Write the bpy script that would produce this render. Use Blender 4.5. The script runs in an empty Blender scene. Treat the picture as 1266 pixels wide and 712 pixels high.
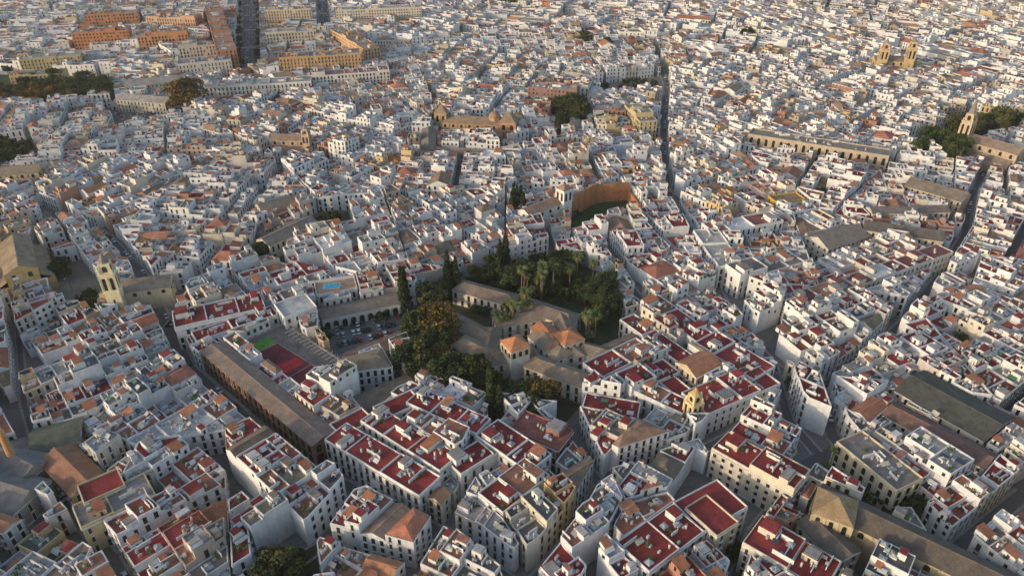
import bpy, math, random
from math import sin, cos, tan, radians, pi, atan2, hypot, sqrt
from mathutils import Vector
R = random.Random(11)
scene = bpy.context.scene

# ------------------------------------------------------------------ survey
CAMH = 200.0; PITCH = radians(32); FL = 633/tan(radians(35))
def G(px, py, z=0.0):
    """ground position (metres) of a surveyed point at height z"""
    x = px-633; u = 356-py
    dy = FL*cos(PITCH)+u*sin(PITCH); dz = -FL*sin(PITCH)+u*cos(PITCH)
    t = (z-CAMH)/dz
    return (x*t, dy*t)

# ------------------------------------------------------------------ materials
def mk(name, rough=0.85, s1=0.12, s2=1.5, lo=0.75, hi=1.15, zs=1.0, spec=0.3, metal=0.0):
    m = bpy.data.materials.new(name); m.use_nodes = True
    nt = m.node_tree; b = nt.nodes['Principled BSDF']
    b.inputs['Roughness'].default_value = rough
    b.inputs['Specular IOR Level'].default_value = spec
    b.inputs['Metallic'].default_value = metal
    at = nt.nodes.new('ShaderNodeAttribute'); at.attribute_name = 'Col'
    tc = nt.nodes.new('ShaderNodeTexCoord')
    mp = nt.nodes.new('ShaderNodeMapping'); mp.inputs['Scale'].default_value = (1, 1, zs)
    nt.links.new(tc.outputs['Object'], mp.inputs['Vector'])
    cur = at.outputs['Color']
    for sc, a, c in ((s1, lo, hi), (s2, lo, hi)):
        n = nt.nodes.new('ShaderNodeTexNoise'); n.inputs['Scale'].default_value = sc
        n.inputs['Detail'].default_value = 5; n.inputs['Roughness'].default_value = 0.65
        nt.links.new(mp.outputs['Vector'], n.inputs['Vector'])
        r = nt.nodes.new('ShaderNodeMapRange')
        r.inputs['From Min'].default_value = 0.3; r.inputs['From Max'].default_value = 0.7
        r.inputs['To Min'].default_value = a; r.inputs['To Max'].default_value = c
        nt.links.new(n.outputs['Fac'], r.inputs['Value'])
        mx = nt.nodes.new('ShaderNodeVectorMath'); mx.operation = 'SCALE'
        nt.links.new(cur, mx.inputs[0]); nt.links.new(r.outputs['Result'], mx.inputs['Scale'])
        cur = mx.outputs[0]
    nt.links.new(cur, b.inputs['Base Color'])
    return m
MATS = [
    mk('wall_plaster', 0.9, 0.25, 1.1, 0.82, 1.07, 0.35),
    mk('roof_terrace', 0.9, 0.22, 1.7, 0.62, 1.25),
    mk('roof_clay_tile', 0.9, 0.3, 2.2, 0.68, 1.25),
    mk('window_glass', 0.15, 0.2, 0.6, 0.6, 1.3, spec=0.5),
    mk('dark_iron', 0.6, 0.3, 2, 0.8, 1.1),
    mk('foliage', 0.8, 0.15, 1.2, 0.75, 1.25, spec=0.2),
    mk('bark', 0.95, 0.6, 4, 0.7, 1.2),
    mk('brickwork', 0.9, 0.3, 3.0, 0.75, 1.18),
    mk('paving', 0.9, 0.07, 0.9, 0.75, 1.2),
    mk('car_paint', 0.3, 0.5, 2, 0.95, 1.03, spec=0.6),
]
WALL, ROOF, TILE, GLASS, IRON, LEAF, BARK, BRICK, PAVE, PAINT = range(10)

class MB:
    def __init__(s): s.v = []; s.f = []; s.m = []; s.c = []
    def poly(s, pts, m, c):
        n = len(s.v); s.v.extend(pts); s.f.append(range(n, n+len(pts))); s.m.append(m); s.c.append(c)
    def mesh(s, name):
        me = bpy.data.meshes.new(name); me.from_pydata(s.v, [], s.f)
        for m in MATS: me.materials.append(m)
        me.polygons.foreach_set('material_index', s.m)
        a = me.attributes.new('Col', 'FLOAT_COLOR', 'FACE')
        fl = []
        for c in s.c: fl.extend((c[0], c[1], c[2], 1.0))
        a.data.foreach_set('color', fl)
        me.update(); return me
    def build(s, name):
        o = bpy.data.objects.new(name, s.mesh(name)); scene.collection.objects.link(o); return o

def vary(c, a=0.08, r=R):
    k = 1+r.uniform(-a, a); return (c[0]*k*(1+r.uniform(-a, a)*.3), c[1]*k, c[2]*k*(1+r.uniform(-a, a)*.3))

# ------------------------------------------------------------------ 2D helpers
def area(p):
    s = 0
    for i in range(len(p)):
        a = p[i]; b = p[(i+1) % len(p)]; s += a[0]*b[1]-b[0]*a[1]
    return s/2
def cen(p):
    n = len(p); return (sum(q[0] for q in p)/n, sum(q[1] for q in p)/n)
def clip(p, nx, ny, c, flag):
    out = []; n = len(p)
    for i in range(n):
        a = p[i]; b = p[(i+1) % n]
        da = nx*a[0]+ny*a[1]-c; db = nx*b[0]+ny*b[1]-c
        if da <= 0:
            out.append(a)
            if db > 0:
                t = da/(da-db); out.append((a[0]+(b[0]-a[0])*t, a[1]+(b[1]-a[1])*t, flag))
        elif db <= 0:
            t = da/(da-db); out.append((a[0]+(b[0]-a[0])*t, a[1]+(b[1]-a[1])*t, a[2]))
    return out
def clean(p):
    out = []
    n = len(p)
    for i in range(n):
        a = p[i]; b = p[(i+1) % n]
        if hypot(a[0]-b[0], a[1]-b[1]) > 0.6: out.append(a)
    q = []
    n = len(out)
    for i in range(n):
        a = out[i-1]; b = out[i]; c = out[(i+1) % n]
        cr = (b[0]-a[0])*(c[1]-b[1])-(b[1]-a[1])*(c[0]-b[0])
        if cr > 0.02*hypot(b[0]-a[0], b[1]-a[1])*hypot(c[0]-b[0], c[1]-b[1]): q.append(b)
    return q
def inset(p, t):
    n = len(p); out = []
    for i in range(n):
        a = p[i-1]; b = p[i]; c = p[(i+1) % n]
        l1 = hypot(b[0]-a[0], b[1]-a[1]); l2 = hypot(c[0]-b[0], c[1]-b[1])
        if l1 < 1e-4 or l2 < 1e-4: return None
        n1 = (-(b[1]-a[1])/l1, (b[0]-a[0])/l1); n2 = (-(c[1]-b[1])/l2, (c[0]-b[0])/l2)
        k = 1+n1[0]*n2[0]+n1[1]*n2[1]
        if k < 0.2: return None
        out.append((b[0]+(n1[0]+n2[0])*t/k, b[1]+(n1[1]+n2[1])*t/k, b[2]))
    for i in range(n):
        a = p[i]; b = p[(i+1) % n]; c = out[i]; d = out[(i+1) % n]
        if (b[0]-a[0])*(d[0]-c[0])+(b[1]-a[1])*(d[1]-c[1]) <= 0.01: return None
    return out
def rect(A, B, w, f=1):
    dx, dy = B[0]-A[0], B[1]-A[1]; L = hypot(dx, dy); nx, ny = -dy/L*w/2, dx/L*w/2
    return [(A[0]-nx, A[1]-ny, f), (B[0]-nx, B[1]-ny, f), (B[0]+nx, B[1]+ny, f), (A[0]+nx, A[1]+ny, f)]

# ------------------------------------------------------------------ building parts
def obox(mb, cx, cy, z0, z1, hx, hy, ang, m, c, tm=None, tc=None):
    ca, sa = cos(ang), sin(ang)
    P = [(cx+ca*x-sa*y, cy+sa*x+ca*y) for x, y in ((-hx, -hy), (hx, -hy), (hx, hy), (-hx, hy))]
    for i in range(4):
        a = P[i]; b = P[(i+1) % 4]
        mb.poly([(a[0], a[1], z0), (b[0], b[1], z0), (b[0], b[1], z1), (a[0], a[1], z1)], m, c)
    mb.poly([(q[0], q[1], z1) for q in P], m if tm is None else tm, c if tc is None else tc)
    return P
def volume(mb, p, z, wc, rc, par=0.9, z0=0, wm=WALL, rm=ROOF, th=0.28):
    q = inset(p, th) if par > 0 else None
    zt = z+par if q else z
    n = len(p)
    for i in range(n):
        a = p[i]; b = p[(i+1) % n]
        mb.poly([(a[0], a[1], z0), (b[0], b[1], z0), (b[0], b[1], zt), (a[0], a[1], zt)], wm, wc)
    if q:
        for i in range(n):
            a = p[i]; b = p[(i+1) % n]; c = q[i]; d = q[(i+1) % n]
            mb.poly([(a[0], a[1], zt), (b[0], b[1], zt), (d[0], d[1], zt), (c[0], c[1], zt)], wm, wc)
            mb.poly([(d[0], d[1], z), (c[0], c[1], z), (c[0], c[1], zt), (d[0], d[1], zt)], wm, wc)
        mb.poly([(a[0], a[1], z) for a in q], rm, rc)
    else:
        mb.poly([(a[0], a[1], z) for a in p], rm, rc)
def facing(a, b, k=-0.25):
    dx, dy = b[0]-a[0], b[1]-a[1]; L = hypot(dx, dy)
    nx, ny = dy/L, -dx/L; mx, my = (a[0]+b[0])/2, (a[1]+b[1])/2; d = hypot(mx, my)
    return (nx*-mx+ny*-my)/d > k
def wquad(mb, a, ux, uy, nx, ny, s0, s1, z0, z1, off, m, c):
    mb.poly([(a[0]+ux*s0+nx*off, a[1]+uy*s0+ny*off, z0), (a[0]+ux*s1+nx*off, a[1]+uy*s1+ny*off, z0),
             (a[0]+ux*s1+nx*off, a[1]+uy*s1+ny*off, z1), (a[0]+ux*s0+nx*off, a[1]+uy*s0+ny*off, z1)], m, c)
def wbox(mb, a, ux, uy, nx, ny, s0, s1, z0, z1, o0, o1, m, c):
    def P(s, o, z): return (a[0]+ux*s+nx*o, a[1]+uy*s+ny*o, z)
    mb.poly([P(s0, o1, z0), P(s1, o1, z0), P(s1, o1, z1), P(s0, o1, z1)], m, c)
    mb.poly([P(s0, o0, z0), P(s0, o1, z0), P(s0, o1, z1), P(s0, o0, z1)], m, c)
    mb.poly([P(s1, o1, z0), P(s1, o0, z0), P(s1, o0, z1), P(s1, o1, z1)], m, c)
    mb.poly([P(s0, o1, z1), P(s1, o1, z1), P(s1, o0, z1), P(s0, o0, z1)], m, c)
def windows(mb, a, b, z, lod, r, trim, z0=0.0, step=2.7, blank=False):
    dx, dy = b[0]-a[0], b[1]-a[1]; L = hypot(dx, dy)
    if L < 2.4: return
    ux, uy = dx/L, dy/L; nx, ny = uy, -ux
    ns = max(1, int((z-z0)/3.1)); sh = (z-z0)/ns
    nb = max(1, int((L-0.8)/step)); st = L/nb
    ww = r.choice((1.0, 1.15, 1.3)); bal = r.random() < 0.6
    shut = r.random()
    for k in range(ns):
        zb = z0+k*sh
        for j in range(nb):
            if blank and r.random() < 0.75: continue
            if r.random() < 0.06: continue
            s = st*(j+0.5)
            tall = (k > 0 and bal) or (k == 0 and z0 == 0)
            h0 = zb+(0.25 if tall else 1.0); h1 = zb+sh*0.80
            g = r.choice(((0.03, 0.035, 0.04), (0.05, 0.05, 0.05), (0.02, 0.02, 0.025)))
            if shut < 0.3 and r.random() < 0.5: g = (0.10, 0.06, 0.035)
            elif r.random() < 0.1: g = (0.3, 0.3, 0.28)
            if lod < 1:
                wquad(mb, a, ux, uy, nx, ny, s-ww/2-.16, s+ww/2+.16, h0-.1, h1+.16, 0.04, WALL, trim)
                wquad(mb, a, ux, uy, nx, ny, s-ww/2, s+ww/2, h0, h1, 0.07, GLASS, g)
                if not blank and tall and k > 0:
                    wbox(mb, a, ux, uy, nx, ny, s-ww/2-.35, s+ww/2+.35, zb+.02, zb+.16, 0.0, 0.6, WALL, trim)
                    wquad(mb, a, ux, uy, nx, ny, s-ww/2-.33, s+ww/2+.33, zb+.95, zb+1.03, 0.57, IRON, (0.03, 0.03, 0.03))
                    for q in range(5):
                        sq = s-ww/2-.3+q*(ww+.6)/4
                        wquad(mb, a, ux, uy, nx, ny, sq-.03, sq+.03, zb+.16, zb+1.0, 0.57, IRON, (0.03, 0.03, 0.03))
            else:
                wquad(mb, a, ux, uy, nx, ny, s-ww/2, s+ww/2, h0, h1, 0.06, GLASS, g)
    if lod < 1 and not blank:
        wbox(mb, a, ux, uy, nx, ny, 0, L, z-0.15, z+0.12, 0.0, 0.22, WALL, trim)
        if r.random() < .5: wquad(mb, a, ux, uy, nx, ny, 0, L, z0, z0+0.9, 0.03, WALL, trim)
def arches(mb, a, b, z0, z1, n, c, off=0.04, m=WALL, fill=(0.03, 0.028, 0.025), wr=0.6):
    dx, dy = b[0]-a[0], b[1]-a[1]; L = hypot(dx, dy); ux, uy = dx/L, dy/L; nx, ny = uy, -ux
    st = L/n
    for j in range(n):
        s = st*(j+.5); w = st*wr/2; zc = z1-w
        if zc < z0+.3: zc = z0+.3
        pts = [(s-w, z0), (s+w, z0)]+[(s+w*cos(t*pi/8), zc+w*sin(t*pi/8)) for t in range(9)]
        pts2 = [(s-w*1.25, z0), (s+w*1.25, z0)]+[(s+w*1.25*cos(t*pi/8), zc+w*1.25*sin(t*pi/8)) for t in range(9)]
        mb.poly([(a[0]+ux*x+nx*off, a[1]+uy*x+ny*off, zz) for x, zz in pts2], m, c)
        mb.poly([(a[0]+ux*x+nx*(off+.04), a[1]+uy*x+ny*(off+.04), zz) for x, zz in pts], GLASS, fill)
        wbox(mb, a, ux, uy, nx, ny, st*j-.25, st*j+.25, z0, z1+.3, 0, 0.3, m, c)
def gable(mb, p, z, wc, rc, rise=None, z0=0, wm=WALL, rm=TILE, hip=0.0, over=0.45):
    """p = 4 pts, ridge runs along edge 0-1 direction"""
    A, B, C, D = p
    w = hypot(A[0]-D[0], A[1]-D[1]); L = hypot(A[0]-B[0], A[1]-B[1])
    if rise is None: rise = w*0.22
    for i in range(4):
        a = p[i]; b = p[(i+1) % 4]
        mb.poly([(a[0], a[1], z0), (b[0], b[1], z0), (b[0], b[1], z), (a[0], a[1], z)], wm, wc)
    ux, uy = (B[0]-A[0])/L, (B[1]-A[1])/L; vx, vy = (D[0]-A[0])/w, (D[1]-A[1])/w
    def O(q, su, sv): return (q[0]+ux*su*over+vx*sv*over, q[1]+uy*su*over+vy*sv*over, z-0.08)
    a, b, c, d = O(A, -1, -1), O(B, 1, -1), O(C, 1, 1), O(D, -1, 1)
    h = hip*w/2
    e = ((a[0]+d[0])/2+ux*h, (a[1]+d[1])/2+uy*h, z+rise); f = ((b[0]+c[0])/2-ux*h, (b[1]+c[1])/2-uy*h, z+rise)
    ns = max(1, int(L/5))
    def lerp(p_, q_, t): return tuple(p_[i]+(q_[i]-p_[i])*t for i in range(3))
    for k in range(ns):
        t0, t1 = k/ns, (k+1)/ns
        mb.poly([lerp(a, b, t0), lerp(a, b, t1), lerp(e, f, t1), lerp(e, f, t0)], rm, vary(rc, .07))
        mb.poly([lerp(c, d, t0), lerp(c, d, t1), lerp(f, e, t1), lerp(f, e, t0)], rm, vary(rc, .07))
    if hip > 0:
        mb.poly([d, a, e], rm, rc); mb.poly([b, c, f], rm, rc)
    else:
        mb.poly([(D[0], D[1], z), (A[0], A[1], z), ((A[0]+D[0])/2, (A[1]+D[1])/2, z+rise*.97)], wm, wc)
        mb.poly([(B[0], B[1], z), (C[0], C[1], z), ((B[0]+C[0])/2, (B[1]+C[1])/2, z+rise*.97)], wm, wc)
    if L > 8: obox(mb, (e[0]+f[0])/2, (e[1]+f[1])/2, z+rise-.1, z+rise+.12, hypot(e[0]-f[0], e[1]-f[1])/2, .18, atan2(uy, ux), rm, tuple(x*1.2 for x in rc))
def pyramid(mb, P, z, h, m, c, over=0.3):
    cx, cy = cen(P); n = len(P)
    Q = [(cx+(q[0]-cx)*(1+over/max(1, hypot(q[0]-cx, q[1]-cy))), cy+(q[1]-cy)*(1+over/max(1, hypot(q[0]-cx, q[1]-cy)))) for q in P]
    for i in range(n):
        a = Q[i]; b = Q[(i+1) % n]; mb.poly([(a[0], a[1], z), (b[0], b[1], z), (cx, cy, z+h)], m, vary(c, .04))
def dome(mb, cx, cy, z, r, m, c, hs=1.0, n=14, k=5):
    for j in range(k):
        t0 = j*pi/2/k; t1 = (j+1)*pi/2/k
        for i in range(n):
            a0 = i*2*pi/n; a1 = (i+1)*2*pi/n
            P = [(cx+r*cos(t)*cos(a), cy+r*cos(t)*sin(a), z+r*sin(t)*hs) for t, a in ((t0, a0), (t0, a1), (t1, a1), (t1, a0))]
            if j == k-1: P = P[:3]
            mb.poly(P, m, c)
def tower(mb, cx, cy, ang, w, h, c, cap='pyramid', capc=(0.35, 0.16, 0.09), caph=4, m=WALL, z0=0, trim=None, belf=True):
    trim = trim or tuple(min(.8, x*1.15) for x in c)
    P = obox(mb, cx, cy, z0, h, w/2, w/2, ang, m, c)
    for zc in ((h*.62, h) if belf else (h,)):
        obox(mb, cx, cy, zc-.25, zc+.2, w/2+.3, w/2+.3, ang, m, trim)
    if belf:
        for i in range(4):
            arches(mb, P[i], P[(i+1) % 4], h*.66, h*.92, 2 if w > 4 else 1, trim, m=m, wr=.45)
            dx, dy = P[(i+1) % 4][0]-P[i][0], P[(i+1) % 4][1]-P[i][1]; L = hypot(dx, dy)
            wquad(mb, P[i], dx/L, dy/L, dy/L, -dx/L, L/2-.4, L/2+.4, h*.35, h*.45, .05, GLASS, (.03, .03, .03))
    zt = h+.2
    if cap == 'pyramid': pyramid(mb, P, zt, caph, TILE, capc)
    elif cap == 'spire':
        P2 = obox(mb, cx, cy, zt, zt+w*.7, w*.34, w*.34, ang, m, c)
        for i in range(4): arches(mb, P2[i], P2[(i+1) % 4], zt+.5, zt+w*.55, 1, trim, m=m, wr=.5)
        obox(mb, cx, cy, zt+w*.7, zt+w*.7+.3, w*.38, w*.38, ang, m, trim)
        O = [(cx+w*.33*cos(ang+i*pi/4), cy+w*.33*sin(ang+i*pi/4)) for i in range(8)]
        pyramid(mb, O, zt+w*.7+.3, caph, TILE, capc)
        for sx in (-1, 1):
            for sy in (-1, 1):
                x = sx*w*.42; y = sy*w*.42
                q = obox(mb, cx+cos(ang)*x-sin(ang)*y, cy+sin(ang)*x+cos(ang)*y, zt, zt+1.2, .3, .3, ang, m, trim); pyramid(mb, q, zt+1.2, 1, m, trim)
    obox(mb, cx, cy, zt+caph, zt+caph+w*.25+(w*.7 if cap == 'spire' else 0), .07, .07, ang, IRON, (.05, .05, .05))

# ------------------------------------------------------------------ exclusion registry
EXC = []
STR = []
def exclude(p, m=0.0):
    q = [(a[0], a[1], 1) for a in p]
    if area(q) < 0: q = q[::-1]
    if m:
        t = inset(q, -m); q = t or q
    xs = [a[0] for a in q]; ys = [a[1] for a in q]
    EXC.append((q, min(xs), max(xs), min(ys), max(ys)))
HJ = [0]
REDC = (0.27, 0.044, 0.042)
WHITE = (0.73, 0.73, 0.725)
def clutter(mb, p, z, n, r, ang, near=True):
    c = cen(p); A = area(p)
    def pt(k=.75):
        v = r.choice(p); w = r.choice(p); t = r.random(); s = r.random()*k
        return (c[0]+((v[0]*t+w[0]*(1-t))-c[0])*s, c[1]+((v[1]*t+w[1]*(1-t))-c[1])*s)
    for _ in range(n):
        x, y = pt(); k = r.random()
        if k < .26:
            obox(mb, x, y, z+.05, z+r.uniform(.7, 1.1), .5, .35, ang, IRON, vary((.5, .5, .48), .2, r))
        elif k < .36 and near:
            rr = .5; O = [(x+rr*cos(i*pi/4), y+rr*sin(i*pi/4)) for i in range(8)]
            volume(mb, [(q[0], q[1], 0) for q in O], z+1.3, (.35, .38, .42), (.4, .42, .45), 0, z)
        elif k < .44:
            P = obox(mb, x, y, z, z+.5, 1.1, 1.1, ang, WALL, WHITE); pyramid(mb, P, z+.5, .8, GLASS, (.32, .36, .38), .05)
        elif k < .58:
            obox(mb, x, y, z, z+r.uniform(1.2, 2), .28, .28, ang, WALL, vary((.6, .58, .55), .15, r))
            obox(mb, x, y, z+2.02, z+2.12, .36, .36, ang, TILE, (.3, .14, .09))
        elif k < .76:
            a2 = ang+r.choice((0, pi/2)); obox(mb, x, y, z, z+r.uniform(.9, 1.9), min(r.uniform(1.4, 4), sqrt(A)*.24), .12, a2, WALL, vary(WHITE, .06, r))
        elif k < .87 and near:
            hx = r.uniform(.8, 1.8); ca, sa = cos(ang), sin(ang)
            col = r.choice(((.03, .04, .07), (.55, .5, .4), (.06, .16, .1), (.5, .5, .5), (.6, .6, .6)))
            P = [(-hx, -.7, .5), (hx, -.7, .5), (hx, .7, 1.3), (-hx, .7, 1.3)]
            up = 1 if col[0] > .1 else 0
            mb.poly([(x+ca*u-sa*v, y+sa*u+ca*v, z+w+up) for u, v, w in P], IRON, col)
            for u in (-hx+.1, hx-.1): obox(mb, x+ca*u, y+sa*u, z, z+.85+up, .06, .06, ang, IRON, (.2, .2, .2))
        elif k < .92 and near:
            obox(mb, x, y, z, z+3, .05, .05, ang, IRON, (.2, .2, .2)); obox(mb, x, y, z+2.8, z+2.88, .7, .05, ang, IRON, (.2, .2, .2))
        elif near:
            for _ in range(18):
                px, py, pz = x+r.gauss(0, .8), y+r.gauss(0, .5), z+abs(r.gauss(.5, .35)); s = .32
                t = r.uniform(0, pi); mb.poly([(px-s*cos(t), py-s*sin(t), pz-.1), (px+s*sin(t), py-s*cos(t), pz), (px+s*cos(t), py+s*sin(t), pz+.2), (px-s*sin(t), py+s*cos(t), pz)], LEAF, vary((.06, .11, .035), .4, r))
def penthouse(mb, p, z, r, ang, wc, rcs):
    c = cen(p); v = r.choice(p)
    k = r.uniform(.3, .5); x, y = c[0]+(v[0]-c[0])*k, c[1]+(v[1]-c[1])*k
    s = min(1.15, sqrt(area(p))/9)
    hx, hy, h = r.uniform(1.1, 2.4)*s, r.uniform(1.4, 3.0)*s, r.uniform(2.3, 2.9)
    if r.random() < .72:
        P = obox(mb, x, y, z, z+h, hx, hy, ang, WALL, wc, ROOF, vary(r.choice(rcs), .15, r))
        obox(mb, x, y, z+h+.004, z+h+.16, hx*.86, hy*.86, ang, ROOF, vary(r.choice(rcs), .15, r))
    else:
        P = obox(mb, x, y, z, z+h*.8, hx, hy, ang, WALL, wc)
        ca, sa = cos(ang), sin(ang)
        Q = [(-hx-.2, -hy-.2, .8*h), (hx+.2, -hy-.2, .8*h), (hx+.2, hy+.2, 1.12*h), (-hx-.2, hy+.2, 1.12*h)]
        mb.poly([(x+ca*u-sa*w, y+sa*u+ca*w, z+q+.02) for u, w, q in Q], TILE, vary((.38, .16, .09), .2, r))
    i = r.randrange(4)
    for j in (i, (i+1) % 4):
        a, b = P[j], P[(j+1) % 4]; L = hypot(b[0]-a[0], b[1]-a[1])
        wquad(mb, a, (b[0]-a[0])/L, (b[1]-a[1])/L, (b[1]-a[1])/L, -(b[0]-a[0])/L, L/2-.42, L/2+.42, z+.05, z+1.8, .04, GLASS, r.choice(((.05, .04, .03), (.03, .03, .04), (.12, .06, .03))))
def wing(name, a, b, w, h, roof='flat', wc=WHITE, rc=REDC, win=True, margin=1.0, mb=None, wm=WALL, rise=None, hip=0.0, lod=0, par=0.8, clut=True, trim=None, step=3.2, z0=0, rm=None):
    HJ[0] += 1; h = h+(HJ[0] % 7)*.035
    A = G(a[0], a[1], h); B = G(b[0], b[1], h); p = rect(A, B, w)
    own = mb is None; mb = mb or MB()
    L = hypot(A[0]-B[0], A[1]-B[1]); ang = atan2(B[1]-A[1], B[0]-A[0]); ux, uy = cos(ang), sin(ang)
    if roof == 'flat' and clut and L > 20:
        t = 0.0; segs = []
        while t < L-7:
            e = t+R.uniform(9, 19)
            if e > L-7: e = L
            segs.append((t, e)); t = e
        for (t, e) in segs:
            k = R.random(); hh = h+R.choice((0, .25, .5, -.25, .7)) if k < .88 else h+2.8
            rr = vary(rc, .22) if R.random() < .86 else vary(R.choice(((.36, .34, .32), (.34, .16, .10), (.6, .6, .59), (.24, .2, .18))), .12)
            q = rect((A[0]+ux*(t+.012), A[1]+uy*(t+.012)), (A[0]+ux*(e-.012), A[1]+uy*(e-.012)), w-R.choice((0, .1, .4)))
            volume(mb, q, hh, wc, rr, par*R.choice((.6, .8, 1.1)), z0, wm, ROOF if rm is None else rm)
            clutter(mb, q, hh, int(w*(e-t)/18)+1 if lod == 0 else 4, R, ang, lod == 0)
            if R.random() < .6: penthouse(mb, q, hh, R, ang, wc, [rr, (.35, .33, .31), rr])
    elif roof == 'flat': volume(mb, p, h, wc, rc, par, z0, wm, rm=ROOF if rm is None else rm)
    else: gable(mb, p, h, wc, rc, rise, z0, wm, TILE if rm is None else rm, hip)
    if win:
        for i in range(4):
            q, s = p[i], p[(i+1) % 4]
            if facing(q, s): windows(mb, q, s, h-.3, lod, R, trim or vary(WHITE, .1), z0, step=step)
    exclude(p, margin)
    if own: mb.build(name)
    return p, h

# ------------------------------------------------------------------ streets
roads = MB(); walks = MB(); marks = MB()
CARLINES = []
def street(pts, w, kerb=True, mark=False, cars=0.0):
    g = [G(*p) for p in pts]
    for i in range(len(g)-1):
        A, B = g[i], g[i+1]
        STR.append((A[0], A[1], B[0], B[1], w/2))
        z = .008+.005*(i % 2)
        roads.poly([(q[0], q[1], z) for q in rect(A, B, w)], PAVE, (.15, .145, .14))
        L = hypot(B[0]-A[0], B[1]-A[1]); ang = atan2(B[1]-A[1], B[0]-A[0]); mx, my = (A[0]+B[0])/2, (A[1]+B[1])/2
        if kerb:
            sw = max(1.0, w*.16)
            for s in (-1, 1):
                o = s*(w/2-sw/2); obox(walks, mx-sin(ang)*o, my+cos(ang)*o, 0, .12+.004*(i % 2), L/2, sw/2, ang, PAVE, (.34, .31, .28))
        if mark:
            n = int(L/6)
            for k in range(n):
                t = (k+.5)/n; x, y = A[0]+(B[0]-A[0])*t, A[1]+(B[1]-A[1])*t
                for o in (-w*.12, 0, w*.12):
                    X, Y = x-sin(ang)*o, y+cos(ang)*o
                    marks.poly([(q[0], q[1], z+.006) for q in rect((X-cos(ang)*1.5, Y-sin(ang)*1.5), (X+cos(ang)*1.5, Y+sin(ang)*1.5), .2)], PAVE, (.75, .75, .72))
                if k % 14 == 7:
                    for o in range(-7, 8):
                        X, Y = x-sin(ang)*o*w*.04, y+cos(ang)*o*w*.04
                        marks.poly([(q[0], q[1], z+.011) for q in rect((X-cos(ang)*2.5+cos(ang)*3, Y-sin(ang)*2.5+sin(ang)*3), (X+cos(ang)*5, Y+sin(ang)*5), .6)], PAVE, (.75, .75, .72))
        CARLINES.append((A, B, w, cars))
street([(808, 60), (824, 105), (820, 150), (820, 200), (828, 250), (850, 290), (872, 335), (905, 392), (955, 452), (1010, 482)], 6.5, cars=.5)
street([(1247, 180), (1215, 215), (1200, 245), (1192, 292), (1158, 345), (1120, 395), (1070, 445), (1010, 482)], 5.2, cars=.3)
street([(60, 262), (130, 292), (172, 335), (208, 405), (232, 455), (305, 520), (380, 582), (450, 612), (515, 645), (575, 678), (630, 722), (650, 770)], 7.5, cars=.45)
street([(300, 740), (395, 676), (450, 612)], 6, cars=.4)
street([(311, -45), (309, 10), (307, 95)], 27, mark=True, cars=1.4)
street([(395, -30), (402, 45)], 16, mark=True, cars=1)
street([(307, 88), (240, 130), (150, 150)], 9, cars=1)
street([(740, 305), (770, 340), (798, 380), (840, 408), (905, 452), (955, 452)], 5, cars=.1)
street([(352, 205), (335, 235), (285, 305), (208, 405)], 6, cars=.4)
street([(820, 180), (880, 185), (940, 200), (1020, 205), (1120, 222), (1206, 232)], 6, cars=.4)
street([(660, 720), (712, 655), (742, 600), (700, 545), (680, 530)], 5.5, cars=.2)
street([(0, 640), (60, 600), (140, 690), (170, 740)], 5, cars=.3)
street([(1010, 482), (1030, 540), (1100, 630), (1170, 690), (1230, 640), (1266, 610)], 6.5, cars=.5)
street([(955, 452), (975, 520), (1010, 560)], 5.5, cars=.3)
street([(742, 600), (860, 560), (900, 540), (960, 490)], 5)
street([(60, 262), (40, 330), (22, 400), (30, 500), (60, 600)], 4, cars=.2)
street([(530, 190), (640, 185), (700, 170), (820, 180)], 5, cars=.3)
street([(530, 190), (440, 205), (352, 205), (150, 150)], 4.5)
street([(900, 740), (930, 660), (985, 590)], 5)
street([(1247, 180), (1150, 110), (1000, 60), (820, 50), (620, 30), (480, 60), (307, 60)], 5)

# ------------------------------------------------------------------ ground + open places
g = MB()
g.poly([(-6000, -2000, 0), (6000, -2000, 0), (6000, 9000, 0), (-6000, 9000, 0)], PAVE, (.2, .19, .18))
g.build('ground')
def plaza(name, pts, col, z=.022, ex=True, m=PAVE):
    p = [G(*q) for q in pts]
    mb = MB(); q = [(a[0], a[1], z) for a in p]
    if area(p) < 0: q = q[::-1]
    mb.poly(q, m, col); mb.build(name)
    if ex: exclude(p, .5)
plaza('garden_ground', [(503, 395), (525, 365), (600, 335), (680, 315), (735, 335), (772, 400), (735, 480), (700, 522), (600, 512), (515, 478)], (.07, .08, .035))
plaza('parking_lot', [(398, 398), (502, 380), (508, 420), (470, 448), (420, 452), (398, 425)], (.17, .165, .16))
plaza('plaza', [(972, 580), (1025, 552), (1100, 600), (1145, 655), (1080, 655)], (.13, .13, .13), .03)
plaza('plaza', [(62, 330), (100, 322), (140, 372), (120, 400), (70, 380)], (.22, .19, .15), .03)
plaza('parking_lot', [(130, 138), (225, 128), (228, 150), (150, 165)], (.15, .15, .15), .03)
plaza('park_ground', [(-60, 92), (140, 95), (145, 130), (-60, 140)], (.08, .10, .04), .03)
plaza('park_ground', [(-60, 185), (40, 175), (55, 205), (-60, 225)], (.08, .09, .04), .03)
plaza('lawn', [(704, 262), (770, 243), (790, 270), (705, 296)], (.045, .08, .025), .03)
plaza('park_ground', [(1110, 178), (1190, 160), (1225, 175), (1160, 212)], (.08, .08, .04), .03)
plaza('park_ground', [(1150, 150), (1245, 145), (1262, 170), (1190, 172)], (.08, .08, .04), .035)
plaza('park_ground', [(678, 135), (722, 125), (735, 150), (690, 165)], (.08, .08, .04), .03)
plaza('plaza', [(735, 105), (825, 95), (828, 118), (745, 125)], (.2, .18, .16), .03)
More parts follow.
